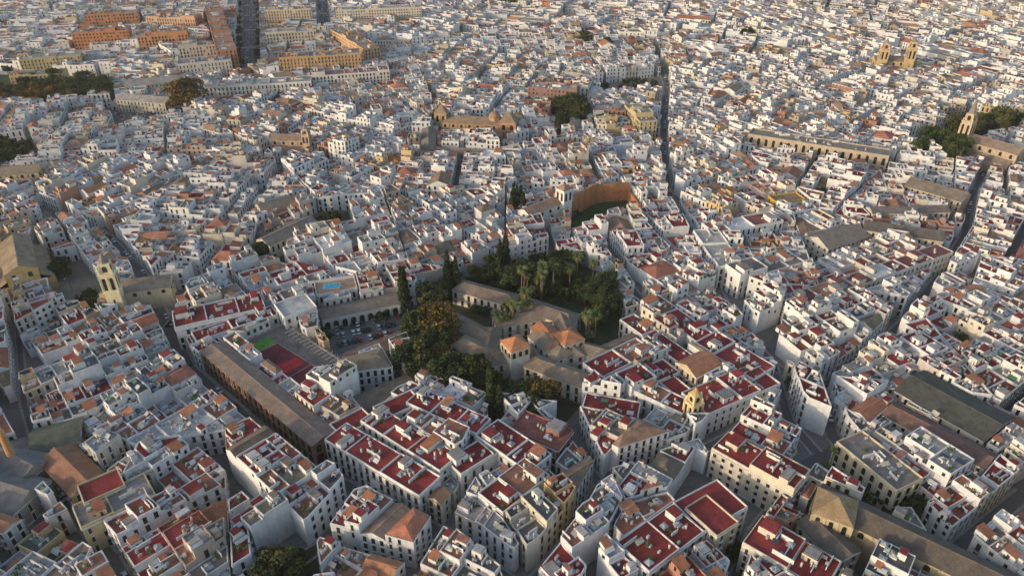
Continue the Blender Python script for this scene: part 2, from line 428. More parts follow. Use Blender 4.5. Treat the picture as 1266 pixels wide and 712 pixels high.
plaza('garden_ground', [(385, 270), (430, 262), (440, 290), (400, 300)], (.07, .08, .04), .03)
plaza('garden_ground', [(305, 318), (350, 305), (362, 325), (322, 335)], (.07, .08, .04), .03)
plaza('garden_ground', [(318, 690), (392, 674), (402, 740), (325, 750)], (.07, .08, .04), .03)

# ------------------------------------------------------------------ landmarks
BT = (.235, .185, .135)
OT = (.46, .20, .10)
def palace():
    mb = MB(); W = (.70, .67, .61)
    L = [((566, 352), (640, 372), 11, 8), ((640, 372), (712, 396), 11, 8.2), ((555, 392), (610, 420), 10, 7), ((566, 420), (612, 442), 10, 9),
         ((612, 398), (690, 384), 9, 7.5), ((600, 445), (662, 432), 9, 8.5), ((655, 445), (725, 470), 10, 9), ((665, 410), (700, 440), 11, 9),
         ((700, 425), (760, 440), 9, 7.5), ((735, 440), (790, 418), 9, 7), ((610, 405), (600, 440), 8, 7.7), ((690, 385), (712, 440), 8, 7.9)]
    for a, b, w, h in L:
        wing('', a, b, w, h, 'gable', W, vary(BT, .2), mb=mb, rise=2.2, hip=.8, margin=1, step=3.5, trim=(.5, .4, .25))
    for (px, py, w, h, c) in ((637, 450, 9, 16, OT), (702, 432, 10, 12, OT)):
        x, y = G(px, py, 5); P = obox(mb, x, y, 0, h, w/2, w/2, .5, WALL, (.72, .68, .60))
        for i in range(4): arches(mb, P[i], P[(i+1) % 4], h-4, h-1.2, 3, (.62, .48, .28), wr=.45)
        obox(mb, x, y, h-.2, h+.15, w/2+.3, w/2+.3, .5, WALL, (.6, .5, .35)); pyramid(mb, P, h+.16, 3.4, TILE, c, .7)
    wing('', (668, 402), (690, 428), 10, 9.4, 'gable', W, OT, mb=mb, rise=2, margin=.5)
    mb.build('palace_with_patio_roofs')
palace()
mb = MB()
for a, b, w, h in [((803, 368), (872, 418), 11, 10), ((872, 418), (945, 462), 15, 10.5), ((948, 462), (858, 500), 15, 10.2), ((852, 492), (815, 462), 8, 8.4), ((732, 460), (798, 428), 12, 9.5),
                   ((775, 392), (850, 445), 9, 8.8), ((770, 478), (830, 452), 11, 9), ((722, 496), (790, 508), 11, 8.5), ((790, 478), (850, 506), 9, 9.2)]:
    wing('', a, b, w, h, 'flat', vary(WHITE, .05), vary(REDC, .2), mb=mb, margin=.6)
mb.build('convent_with_red_terraces')
mb = MB()
for a, b, w, h in [((415, 533), (532, 603), 11, 12), ((458, 512), (556, 574), 10, 12.6), ((512, 490), (598, 528), 10, 13), ((602, 530), (668, 574), 12, 12.2),
                   ((560, 580), (622, 542), 9, 11.5), ((664, 578), (606, 622), 12, 12.7), ((455, 512), (415, 533), 9, 11), ((515, 490), (468, 512), 9, 12.1)]:
    wing('', a, b, w, h, 'flat', vary(WHITE, .05), vary(REDC, .2), mb=mb, margin=.5, trim=(.5, .45, .38))
mb.build('apartment_block_with_red_terraces')
# arcaded market hall
mb = MB()
p, h = wing('', (262, 428), (400, 542), 10, 11, 'gable', (.30, .16, .11), (.25, .19, .155), win=False, mb=mb, wm=BRICK, rise=1.2, margin=1.0)
for i in range(4):
    if facing(p[i], p[(i+1) % 4], .02):
        L = hypot(p[i][0]-p[(i+1) % 4][0], p[i][1]-p[(i+1) % 4][1])
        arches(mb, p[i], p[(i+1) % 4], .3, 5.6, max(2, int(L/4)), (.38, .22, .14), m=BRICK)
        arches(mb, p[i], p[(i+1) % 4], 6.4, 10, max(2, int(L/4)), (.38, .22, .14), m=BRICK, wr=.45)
ang = atan2(p[1][1]-p[0][1], p[1][0]-p[0][0])
mb.build('brick_arcade_market_hall')
def sheet(mb, pts, z, c, m=ROOF, zz=0):
    q = [G(x, y, z) for x, y in pts]
    if area(q) < 0: q = q[::-1]
    mb.poly([(a[0], a[1], z+zz) for a in q], m, c); return q
mb = MB(); q = [(298, 425), (352, 400), (425, 448), (380, 490)]
P = [G(x, y, 6) for x, y in q]; P = [(a[0], a[1], 1) for a in (P if area(P) > 0 else P[::-1])]
volume(mb, P, 6, (.5, .42, .36), (.2, .18, .17), .5); exclude(P, .5)
for i in range(4):
    if facing(P[i], P[(i+1) % 4]): windows(mb, P[i], P[(i+1) % 4], 6, 0, R, (.5, .45, .4))
sheet(mb, [(306, 428), (332, 416), (342, 423), (315, 436)], 6, (.12, .32, .05), zz=.02)
sheet(mb, [(316, 437), (343, 424), (402, 461), (378, 483)], 6, (.20, .04, .05), zz=.02)
sheet(mb, [(338, 455), (366, 441), (377, 448), (349, 463)], 6, (.52, .04, .04), zz=.03)
for a, b in (((343, 424), (402, 461)), ((316, 437), (378, 483)), ((316, 437), (343, 424)), ((358, 466), (385, 450))):
    A, B = G(*a, 6), G(*b, 6); mb.poly([(s[0], s[1], 6.045) for s in rect(A, B, .15)], ROOF, (.7, .7, .7))
for k in range(12):
    t = k/11; a = G(352+73*t, 402+47*t, 6); obox(mb, a[0], a[1], 6, 9.5, .08, .08, 0, IRON, (.3, .3, .3))
a, b = G(352, 402, 9.5), G(425, 449, 9.5)
for zz in (7.5, 9.4): obox(mb, (a[0]+b[0])/2, (a[1]+b[1])/2, zz, zz+.1, hypot(a[0]-b[0], a[1]-b[1])/2, .05, atan2(b[1]-a[1], b[0]-a[0]), IRON, (.3, .3, .3))
for k in range(14):
    t = k/13; a = G(358+60*t, 409+38*t, 9); obox(mb, a[0], a[1], 8.9, 9.1, 2.6, .12, ang+pi/2, WALL, (.5, .48, .44))
mb.build('sports_court_building')
mb = MB(); p, h = wing('', (396, 388), (500, 366), 10, 6.5, 'gable', (.66, .65, .6), (.21, .18, .15), win=False, mb=mb, rise=1.6, hip=0)
for i in range(4):
    if facing(p[i], p[(i+1) % 4], .1):
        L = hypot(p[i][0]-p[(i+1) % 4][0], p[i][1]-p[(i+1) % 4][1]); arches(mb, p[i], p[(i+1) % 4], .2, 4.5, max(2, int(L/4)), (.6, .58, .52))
mb.build('parking_shed')
wing('tiled_shed', (425, 445), (500, 415), 9, 5, 'gable', (.5, .45, .4), (.19, .13, .10), win=False, rise=1.3)
wing('tiled_shed', (440, 500), (508, 470), 9, 7, 'gable', (.45, .4, .34), (.23, .17, .13), win=False, rise=1.3)
wing('white_apartment_block', (215, 398), (325, 372), 15, 11, 'flat', WHITE, REDC)
wing('white_apartment_block', (240, 418), (340, 385), 9, 9, 'flat', WHITE, vary(REDC, .2))
wing('white_townhouse', (345, 385), (385, 372), 14, 12, 'flat', WHITE, (.5, .5, .48))
mb = MB(); p, h = wing('', (390, 358), (440, 350), 12, 9, 'flat', WHITE, (.45, .3, .2), mb=mb, clut=False)
x, y = cen(p); obox(mb, x-2, y, 9, 9.35, 4.2, 2.6, .1, WALL, (.6, .6, .58)); obox(mb, x-2, y, 9.3, 9.42, 3.6, 2.0, .1, GLASS, (.05, .45, .6)); mb.build('house_with_rooftop_pool')

# brick walled court
mb = MB(); BW = (.46, .215, .10)
for a, b, hh in (((706, 268), (736, 250), 13), ((736, 250), (776, 247), 12), ((776, 247), (790, 266), 7)):
    A, B = G(*a), G(*b); p = rect(A, B, 1.6); volume(mb, p, hh, BW, (.3, .2, .14), 0, 0, BRICK)
    L = hypot(B[0]-A[0], B[1]-A[1]); n = int(L/6)
    ux, uy = (B[0]-A[0])/L, (B[1]-A[1])/L
    for k in range(n+1): wbox(mb, A, ux, uy, uy, -ux, k*L/n-.4, k*L/n+.4, 0, hh-1, .8, 1.15, BRICK, vary(BW, .06))
    for k in range(int(L)): wbox(mb, A, ux, uy, uy, -ux, k+.1, k+.6, hh, hh+.5, .3, .8, BRICK, BW)
    exclude(p, 1)
mb.build('tall_brick_wall')
def church(name, px, py, d, L, W, H, wc, rc, wm=WALL, aisles=True, towers=(), domec=None, rise=None):
    mb = MB(); A = G(px, py); B = G(px+d[0], py+d[1]); an = atan2(B[1]-A[1], B[0]-A[0]); ux, uy = cos(an), sin(an)
    p = rect((A[0]-ux*L/2, A[1]-uy*L/2), (A[0]+ux*L/2, A[1]+uy*L/2), W)
    gable(mb, p, H, wc, rc, rise or W*.25, 0, wm)
    if aisles:
        for s in (-1, 1):
            o = s*(W/2+2.6); c = (A[0]-uy*o, A[1]+ux*o)
            q = rect((c[0]-ux*L*.46, c[1]-uy*L*.46), (c[0]+ux*L*.46, c[1]+uy*L*.46), 5.2)
            for i in range(4):
                a = q[i]; b = q[(i+1) % 4]; mb.poly([(a[0], a[1], 0), (b[0], b[1], 0), (b[0], b[1], H*.5), (a[0], a[1], H*.5)], wm, wc)
            zi = (H*.5, H*.68)
            z = [zi[1] if ((i in (2, 3)) == (s < 0)) else zi[0] for i in range(4)]
            mb.poly([(q[i][0], q[i][1], z[i]) for i in range(4)], TILE, vary(rc, .08))
            for k in range(int(L/6)):
                t = -L*.44+k*6; bx, by = A[0]+ux*t-uy*s*(W/2+5.4), A[1]+uy*t+ux*s*(W/2+5.4)
                obox(mb, bx, by, 0, H*.46, .5, .6, an, wm, vary(wc, .05))
        exclude(rect((A[0]-ux*L/2, A[1]-uy*L/2), (A[0]+ux*L/2, A[1]+uy*L/2), W+11), 2)
    else: exclude(p, 2)
    for i in range(4):
        if facing(p[i], p[(i+1) % 4], -.2):
            LL = hypot(p[i][0]-p[(i+1) % 4][0], p[i][1]-p[(i+1) % 4][1]); arches(mb, p[i], p[(i+1) % 4], H*.74, H*.93, max(1, int(LL/6)), vary(wc, .1), m=wm, wr=.28)
    for i in (1, 3):
        a, b = p[i], p[(i+1) % 4]; LL = hypot(b[0]-a[0], b[1]-a[1]); vx, vy = (b[0]-a[0])/LL, (b[1]-a[1])/LL
        wbox(mb, a, vx, vy, vy, -vx, LL*.36, LL*.64, 0, H*.5, 0, .5, wm, tuple(x*1.1 for x in wc))
        wquad(mb, a, vx, vy, vy, -vx, LL*.43, LL*.57, 0, H*.34, .55, GLASS, (.06, .03, .02))
    for (al, ac, w, h, cap, tc, ch) in towers:
        x, y = A[0]+ux*al-uy*ac, A[1]+uy*al+ux*ac
        tower(mb, x, y, an, w, h, tc, cap, rc if cap == 'pyramid' else (.25, .22, .2), ch, wm); exclude([(x+s*w*.75, y+t*w*.75) for s, t in ((-1, -1), (1, -1), (1, 1), (-1, 1))])
    if domec:
        x, y = A[0]+ux*L*.3, A[1]+uy*L*.3
        O = [(x+W*.33*cos(i*pi/4), y+W*.33*sin(i*pi/4), 0) for i in range(8)]
        volume(mb, O, H+W*.3, wc, rc, 0, H*.8, wm); dome(mb, x, y, H+W*.3, W*.3, TILE, domec); obox(mb, x, y, H+W*.58, H+W*.75, .7, .7, an, wm, wc)
    mb.build(name)
church('parish_church_with_bell_tower', 184, 374, (60, -8), 26, 13, 11, (.56, .47, .34), (.27, .215, .17), aisles=False, towers=((-11, -9, 6.5, 25, 'spire', (.76, .65, .42), 5),))
church('mudejar_brick_church', 34, 345, (12, 60), 42, 14, 15, (.58, .42, .20), (.29, .22, .15), BRICK, towers=((-22, -9, 6, 22, 'pyramid', (.6, .42, .2), 3),))
church('convent_church', 588, 170, (60, 3), 50, 14, 13, (.42, .27, .17), (.28, .2, .14), BRICK, towers=((-26, 0, 9, 19, 'pyramid', (.4, .28, .18), 6), (26, -2, 12, 15, 'pyramid', (.48, .27, .16), 7)), domec=(.3, .2, .15))
church('white_church', 668, 278, (50, -20), 26, 10, 12, (.74, .71, .66), (.3, .2, .15), aisles=False, towers=((16, -3, 7, 20, 'pyramid', (.76, .73, .68), 3),))
church('parish_church', 362, 190, (60, 2), 26, 11, 12, (.5, .36, .25), (.28, .2, .15), BRICK, towers=((14, -5, 5, 17, 'spire', (.5, .38, .27), 4),))
church('church_with_spire', 1222, 205, (40, 12), 34, 14, 15, (.45, .37, .28), (.26, .2, .16), towers=((-20, -4, 7, 28, 'spire', (.5, .42, .3), 12),))
church('twin_tower_church', 1098, 92, (50, 2), 34, 14, 14, (.5, .39, .24), (.26, .2, .15), BRICK, towers=((-12, -10, 7, 26, 'spire', (.52, .40, .24), 5), (12, -10, 7, 28, 'spire', (.52, .40, .24), 5)))
church('parish_church', 25, 232, (50, -4), 32, 13, 12, (.55, .43, .27), (.28, .22, .16), towers=((-17, 0, 6, 20, 'spire', (.6, .46, .27), 4),))
church('large_parish_church', 1112, 700, (90, 45), 58, 12, 13, (.5, .42, .28), (.125, .105, .088), aisles=False)
wing('tiled_hall', (1050, 688), (1000, 640), 10, 11, 'gable', (.55, .48, .36), (.14, .12, .10), rise=2)
mb = MB(); x, y = G(1024, 652, 6); P = obox(mb, x, y, 0, 16, 6, 6, -.5, WALL, (.5, .42, .28)); pyramid(mb, P, 16, 4.5, TILE, (.30, .22, .13), .6); exclude(P, 1)
for i in range(4): arches(mb, P[i], P[(i+1) % 4], 10, 15, 3, (.55, .45, .3), wr=.35)
mb.build('church_crossing_tower')
wing('large_hall_with_dark_roof', (1125, 470), (1235, 530), 22, 11, 'gable', (.5, .46, .4), (.095, .095, .08), rise=2.5)
wing('long_tiled_hall', (1100, 505), (1225, 570), 11, 10, 'gable', (.62, .58, .5), (.2, .12, .1), rise=2)
mb = MB(); p, h = wing('', (1050, 540), (1125, 600), 13, 12, 'flat', (.6, .52, .37), (.25, .22, .2), mb=mb, win=False, clut=False)
clutter(mb, p, h, 16, R, .3)
for i in range(4):
    if facing(p[i], p[(i+1) % 4], 0):
        L = hypot(p[i][0]-p[(i+1) % 4][0], p[i][1]-p[(i+1) % 4][1])
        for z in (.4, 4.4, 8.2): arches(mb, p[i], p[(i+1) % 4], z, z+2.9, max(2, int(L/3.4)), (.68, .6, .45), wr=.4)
mb.build('cream_arcaded_building')
mb = MB(); p, h = wing('', (928, 163), (1100, 190), 14, 14, 'flat', (.45, .38, .29), (.27, .24, .2), mb=mb, win=False, clut=False)
clutter(mb, p, h, 24, R, 0, False)
for i in range(4):
    if facing(p[i], p[(i+1) % 4], 0):
        L = hypot(p[i][0]-p[(i+1) % 4][0], p[i][1]-p[(i+1) % 4][1])
        for z in (1, 7.5): arches(mb, p[i], p[(i+1) % 4], z, z+5.2, max(2, int(L/5)), (.5, .42, .32), wr=.4)
mb.build('long_stone_institution')
GRB = (.34, .30, .27)
for a, b, w, h, wc, rc, rf, nm in [
    ((955, 247), (990, 243), 10, 11, (.62, .38, .07), (.3, .2, .12), 'flat', 'yellow_house'),
    ((872, 285), (905, 330), 14, 12, WHITE, (.4, .38, .36), 'flat', 'white_apartment_block'), ((875, 283), (960, 268), 13, 12, WHITE, (.3, .12, .1), 'flat', 'white_apartment_block'),
    ((905, 340), (985, 318), 12, 11, WHITE, (.25, .2, .18), 'flat', 'white_apartment_block'),
    ((985, 372), (1168, 308), 10, 11, (.6, .57, .52), (.22, .08, .07), 'flat', 'palace_wing'), ((1010, 300), (1060, 285), 16, 10, (.6, .55, .48), (.22, .19, .16), 'gable', 'tiled_house'),
    ((1068, 278), (1165, 292), 13, 12, (.5, .44, .36), (.12, .11, .1), 'gable', 'tiled_house'), ((1075, 260), (1170, 258), 9, 12, (.55, .5, .44), (.17, .15, .14), 'gable', 'tiled_house'),
    ((1125, 225), (1195, 245), 16, 13, (.42, .36, .28), (.2, .17, .14), 'gable', 'tiled_hall'),
    ((890, 545), (990, 600), 12, 13, (.62, .56, .46), REDC, 'flat', 'cream_apartment_block'), ((782, 690), (850, 640), 14, 13, WHITE, REDC, 'flat', 'white_apartment_block'),
    ((850, 640), (905, 610), 14, 12.5, WHITE, REDC, 'flat', 'white_apartment_block'), ((860, 620), (900, 655), 10, 13.5, (.6, .52, .38), REDC, 'flat', 'cream_apartment_block'),
    ((930, 655), (1030, 712), 14, 13, (.6, .56, .48), REDC, 'flat', 'cream_apartment_block'),
    ((95, 640), (185, 598), 12, 12, (.62, .52, .30), (.3, .25, .22), 'flat', 'yellow_apartment_block'), ((100, 612), (150, 590), 10, 13, (.6, .52, .34), REDC, 'flat', 'yellow_apartment_block'),
    ((640, 520), (700, 545), 12, 11, (.32, .15, .12), (.24, .09, .08), 'flat', 'brick_apartment_block'),
    ((0, 560), (45, 585), 18, 8, (.4, .35, .3), (.18, .17, .17), 'gable', 'factory_hall'), ((-10, 600), (40, 615), 16, 8.5, (.4, .35, .3), (.2, .19, .18), 'gable', 'factory_hall'),
    ((40, 545), (100, 530), 14, 9, (.5, .45, .36), (.13, .14, .11), 'gable', 'factory_hall'), ((70, 560), (110, 600), 12, 9, (.5, .4, .3), (.3, .16, .1), 'gable', 'factory_hall'),
    ((320, 258), (372, 245), 14, 9, (.55, .48, .38), (.22, .19, .16), 'gable', 'tiled_hall'), ((325, 300), (385, 272), 12, 9, (.6, .55, .45), (.22, .19, .16), 'gable', 'tiled_hall'),
    ((530, 160), (530, 185), 10, 10, (.4, .32, .24), (.24, .2, .16), 'gable', 'tiled_hall'), ((540, 185), (640, 190), 9, 9, (.42, .32, .24), (.24, .2, .16), 'gable', 'tiled_hall'),
    ((655, 105), (715, 110), 14, 16, (.27, .17, .15), GRB, 'flat', 'brick_apartment_block'), ((735, 132), (775, 135), 12, 14, (.32, .16, .12), (.25, .22, .2), 'flat', 'brick_apartment_block'),
    ((782, 130), (802, 150), 14, 16, (.52, .44, .28), (.25, .25, .18), 'flat', 'ochre_apartment_block'),
    ((155, 105), (220, 98), 16, 13, (.5, .47, .4), (.32, .3, .27), 'gable', 'museum_hall'), ((150, 120), (210, 125), 14, 10, (.5, .46, .38), (.32, .3, .27), 'gable', 'museum_hall'),
    ((15, 92), (80, 88), 18, 13, (.56, .43, .22), (.3, .26, .2), 'flat', 'ochre_apartment_block'), ((25, 72), (100, 66), 18, 16, (.56, .45, .26), (.4, .37, .33), 'flat', 'ochre_apartment_block'),
    ((90, 40), (160, 36), 16, 23, (.54, .24, .12), GRB, 'flat', 'orange_brick_apartment_block'), ((170, 44), (232, 40), 16, 22, (.56, .28, .14), GRB, 'flat', 'orange_brick_apartment_block'),
    ((105, 18), (170, 14), 16, 24, (.54, .26, .14), GRB, 'flat', 'orange_brick_apartment_block'), ((185, 20), (245, 22), 16, 21, (.55, .36, .24), GRB, 'flat', 'orange_brick_apartment_block'),
    ((262, 5), (280, 62), 18, 24, (.50, .24, .14), GRB, 'flat', 'orange_brick_apartment_block'), ((345, 70), (445, 64), 18, 22, (.58, .38, .20), (.33, .27, .23), 'flat', 'ochre_apartment_block'),
    ((328, 40), (390, 36), 16, 24, (.62, .56, .45), (.35, .32, .3), 'flat', 'cream_apartment_block'), ((328, 12), (385, 10), 16, 25, (.62, .52, .38), (.35, .32, .3), 'flat', 'cream_apartment_block'),
    ((415, 35), (460, 60), 16, 22, (.55, .36, .22), (.3, .26, .22), 'flat', 'orange_brick_apartment_block'), ((415, 12), (520, 8), 18, 22, (.66, .6, .5), (.4, .37, .34), 'flat', 'cream_apartment_block'),
    ((220, 78), (285, 72), 18, 18, (.66, .62, .54), (.3, .28, .26), 'flat', 'cream_apartment_block'), ((220, 58), (285, 52), 14, 19, (.66, .6, .5), (.3, .28, .26), 'flat', 'cream_apartment_block'),
    ((250, 105), (385, 98), 18, 15, (.7, .68, .62), (.38, .36, .33), 'flat', 'cream_apartment_block'), ((385, 92), (480, 85), 16, 16, (.7, .68, .62), (.34, .17, .14), 'flat', 'cream_apartment_block'),
]:
    lod = 0 if b[1] > 350 else 1
    kw = dict(par=.7, margin=1.2, lod=lod)
    if h > 15: kw['step'] = 3.0
    wing(nm, a, b, w, h, rf, wc, rc, **kw)
mb = MB(); x, y = G(28, 590)
for k in range(6):
    r0, r1 = 2.1-.22*k, 2.1-.22*(k+1)
    for i in range(12):
        a0, a1 = i*pi/6, (i+1)*pi/6
        mb.poly([(x+r0*cos(a0), y+r0*sin(a0), k*4.2), (x+r0*cos(a1), y+r0*sin(a1), k*4.2), (x+r1*cos(a1), y+r1*sin(a1), k*4.2+4.2), (x+r1*cos(a0), y+r1*sin(a0), k*4.2+4.2)], BRICK, (.50, .27, .12))
O = [(x+1.1*cos(i*pi/6), y+1.1*sin(i*pi/6), 0) for i in range(12)]; volume(mb, O, 26, (.45, .25, .12), (.02, .02, .02), .4, 25.0, BRICK); mb.build('brick_factory_chimney'); exclude([(a[0], a[1]) for a in O], 2)
mb = MB(); x, y = G(852, 532); tower(mb, x, y, .5, 5, 15, (.66, .53, .3), 'spire', (.5, .35, .15), 3); mb.build('yellow_belfry'); exclude([(x-4, y-4), (x+4, y-4), (x+4, y+4), (x-4, y+4)])

# ------------------------------------------------------------------ city fabric
def subdivide(p, ang, maxA, gap, flag, jit, out, r, depth=0):
    A = area(p)
    if len(p) < 3 or A < 6: return
    if A < maxA*r.uniform(.5, 1.8) or depth > 14: out.append(p); return
    ang2 = ang+r.uniform(-jit, jit)
    ux, uy = cos(ang2), sin(ang2)
    eu = [q[0]*ux+q[1]*uy for q in p]; ev = [-q[0]*uy+q[1]*ux for q in p]
    lu, lv = max(eu)-min(eu), max(ev)-min(ev)
    t = r.uniform(.34, .66)
    if lu*r.uniform(.8, 1.25) > lv: nx, ny, c = ux, uy, min(eu)+lu*t
    else: nx, ny, c = -uy, ux, min(ev)+lv*t
    g_ = gap*r.uniform(.6, 1.35)/2
    a = clip(p, nx, ny, c-g_, flag); b = clip(p, -nx, -ny, -c-g_, flag)
    subdivide(a, ang2 if gap else ang, maxA, gap, flag, jit, out, r, depth+1); subdivide(b, ang2 if gap else ang, maxA, gap, flag, jit, out, r, depth+1)
def carve(p):
    xs = [a[0] for a in p]; ys = [a[1] for a in p]; x0, x1, y0, y1 = min(xs), max(xs), min(ys), max(ys)
    for (q, ax, bx, ay, by) in EXC:
        if bx < x0 or ax > x1 or by < y0 or ay > y1: continue
        inter = p; best = None; ba = 0; n = len(q)
        for i in range(n):
            a, b = q[i], q[(i+1) % n]; L = hypot(b[0]-a[0], b[1]-a[1])
            if L < 1e-3: continue
            nx, ny = (b[1]-a[1])/L, -(b[0]-a[0])/L; c = nx*a[0]+ny*a[1]
            if inter: inter = clip(inter, nx, ny, c, 1)
            o = clip(p, -nx, -ny, -c, 1)
            if len(o) > 2:
                A = area(o)
                if A > ba: ba = A; best = o
        if inter and len(inter) > 2 and area(inter) > .5:
            if best is None or ba < 16: return None
            p = best; xs = [a[0] for a in p]; ys = [a[1] for a in p]; x0, x1, y0, y1 = min(xs), max(xs), min(ys), max(ys)
    for (ax, ay, bx, by, hw) in STR:
        if max(ax, bx)+hw < x0 or min(ax, bx)-hw > x1 or max(ay, by)+hw < y0 or min(ay, by)-hw > y1: continue
        L = hypot(bx-ax, by-ay); ux, uy = (bx-ax)/L, (by-ay)/L; nx, ny = -uy, ux
        inter = p
        for (mx, my, c) in ((nx, ny, nx*ax+ny*ay+hw), (-nx, -ny, -(nx*ax+ny*ay)+hw), (ux, uy, ux*bx+uy*by), (-ux, -uy, -(ux*ax+uy*ay))):
            inter = clip(inter, mx, my, c, 1)
            if len(inter) < 3: break
        if len(inter) < 3 or area(inter) < .5: continue
        c0 = nx*ax+ny*ay
        a = clip(p, nx, ny, c0-hw, 1); b = clip(p, -nx, -ny, -c0-hw, 1)
        Aa = area(a) if len(a) > 2 else 0; Ab = area(b) if len(b) > 2 else 0
        if max(Aa, Ab) < 16: return None
        p = a if Aa > Ab else b
        xs = [a[0] for a in p]; ys = [a[1] for a in p]; x0, x1, y0, y1 = min(xs), max(xs), min(ys), max(ys)
    return p

RO = [REDC, (.37, .165, .105), (.22, .18, .15), (.33, .31, .29), (.46, .45, .44), (.62, .615, .61), (.14, .135, .13), (.33, .10, .07), (.27, .23, .165)]
def roofcol(y, x, r):
    if y < 330: w = [34, 14, 12, 13, 6, 3, 6, 14, 3]
    elif y < 480: w = [25, 15, 14, 15, 9, 4, 6, 13, 4]
    elif y < 700: w = [13, 18, 18, 19, 11, 6, 7, 11, 6]
    else: w = [8, 20, 21, 20, 10, 8, 6, 9, 7]
    if x < -100 and y < 330: w[0] *= .6
    return vary(r.choices(RO, w)[0], .22, r)
def wallcol(r, y):
    k = r.random()
    if k < .77: return vary((.725, .725, .72), .08, r), 'white_townhouse'
    if k < .87: return vary((.65, .60, .50), .1, r), 'cream_townhouse'
    if k < .895: return vary((.56, .44, .26), .12, r), 'ochre_townhouse'
    if k < .92: return vary((.42, .23, .16), .15, r), 'terracotta_townhouse'
    if k < .965: return vary((.5, .47, .44), .12, r), 'grey_townhouse'
    return vary((.42, .36, .29), .12, r), 'stone_townhouse'
def house(p, z, ang, dist, r, mb):
    p = clean(p)
    if len(p) < 3: return None
    p2 = inset(p, .012)
    if not p2: return None
    p = p2; A = area(p)
    if A < 14: return None
    c = cen(p); lod = 0 if dist < 330 else (1 if dist < 760 else 2)
    wc, nm = wallcol(r, c[1]); rc = roofcol(c[1], c[0], r)
    trim = r.choice((vary((.55, .42, .22), .1, r), vary(WHITE, .05, r), vary((.5, .45, .4), .1, r), wc))
    if len(p) == 4 and r.random() < .13 and A < 260:
        l0 = hypot(p[0][0]-p[1][0], p[0][1]-p[1][1]); l1 = hypot(p[1][0]-p[2][0], p[1][1]-p[2][1])
        q = p if l0 > l1 else p[1:]+p[:1]
        gable(mb, q, z, wc, vary(r.choice((BT, (.3, .2, .14), (.40, .19, .11), (.36, .15, .10))), .2, r), hip=r.choice((0, .8)), over=.02)
        for i in range(4):
            if q[i][2] and facing(q[i], q[(i+1) % 4]): windows(mb, q[i], q[(i+1) % 4], z, lod, r, trim)
        return nm
    vols = [(p, z)]
    ux, uy = cos(ang), sin(ang)
    for _ in range((4 if A > 280 else 3 if A > 180 else (2 if A > 100 else 1)) if lod < 2 else (2 if A > 220 else 1)):
        if r.random() < .8 and A > 55:
            q, zq = vols.pop(0)
            eu = [a[0]*ux+a[1]*uy for a in q]; ev = [-a[0]*uy+a[1]*ux for a in q]
            t = r.uniform(.27, .73)
            if max(eu)-min(eu) > max(ev)-min(ev): nx, ny, cc = ux, uy, min(eu)+(max(eu)-min(eu))*t
            else: nx, ny, cc = -uy, ux, min(ev)+(max(ev)-min(ev))*t
            a = clean(clip(q, nx, ny, cc-.012, 0)); b = clean(clip(q, -nx, -ny, -cc-.012, 0))
            if len(a) > 2 and len(b) > 2 and area(a) > 14 and area(b) > 14:
                dz = r.choice((2.7, 3.0, -2.8, .6, .4, -.5, .9))
                vols.append((a, zq)); vols.append((b, max(3, zq+dz)))
                vols.sort(key=lambda v: -area(v[0]))
            else: vols.insert(0, (q, zq)); break
    for k, (q, zq) in enumerate(vols):
        rcc = rc if (k == 0 or r.random() < .6) else roofcol(c[1], c[0], r)
        par = r.choice((.4, .7, .9, 1.0)) if dist < 900 else .6
        volume(mb, q, zq, wc, rcc, par)
        n = len(q)
        for i in range(n):
            a, b = q[i], q[(i+1) % n]
            if facing(a, b, -.2 if lod == 0 else 0):
                if a[2]: windows(mb, a, b, zq, lod, r, trim, step=2.7 if lod < 2 else 3.6)
                elif lod < 2 and r.random() < .6:
                    z00 = max(0, zq-3.1*r.choice((1, 2))); windows(mb, a, b, zq, 1, r, trim, z00, step=3.2, blank=r.random() < .6)
        Aq = area(q)
        if Aq > 30 and r.random() < (.7 if lod < 2 else .4): penthouse(mb, q, zq, r, ang, wc if r.random() < .8 else vary(WHITE, .05, r), [rcc, (.33, .31, .29), (.5, .5, .49), REDC, (.38, .17, .11)])
        if lod == 0: clutter(mb, q, zq, int(Aq/9)+1, r, ang)
        elif lod == 1: clutter(mb, q, zq, int(Aq/24)+1, r, ang, False)
        else: clutter(mb, q, zq, 1, r, ang, False)
    return nm

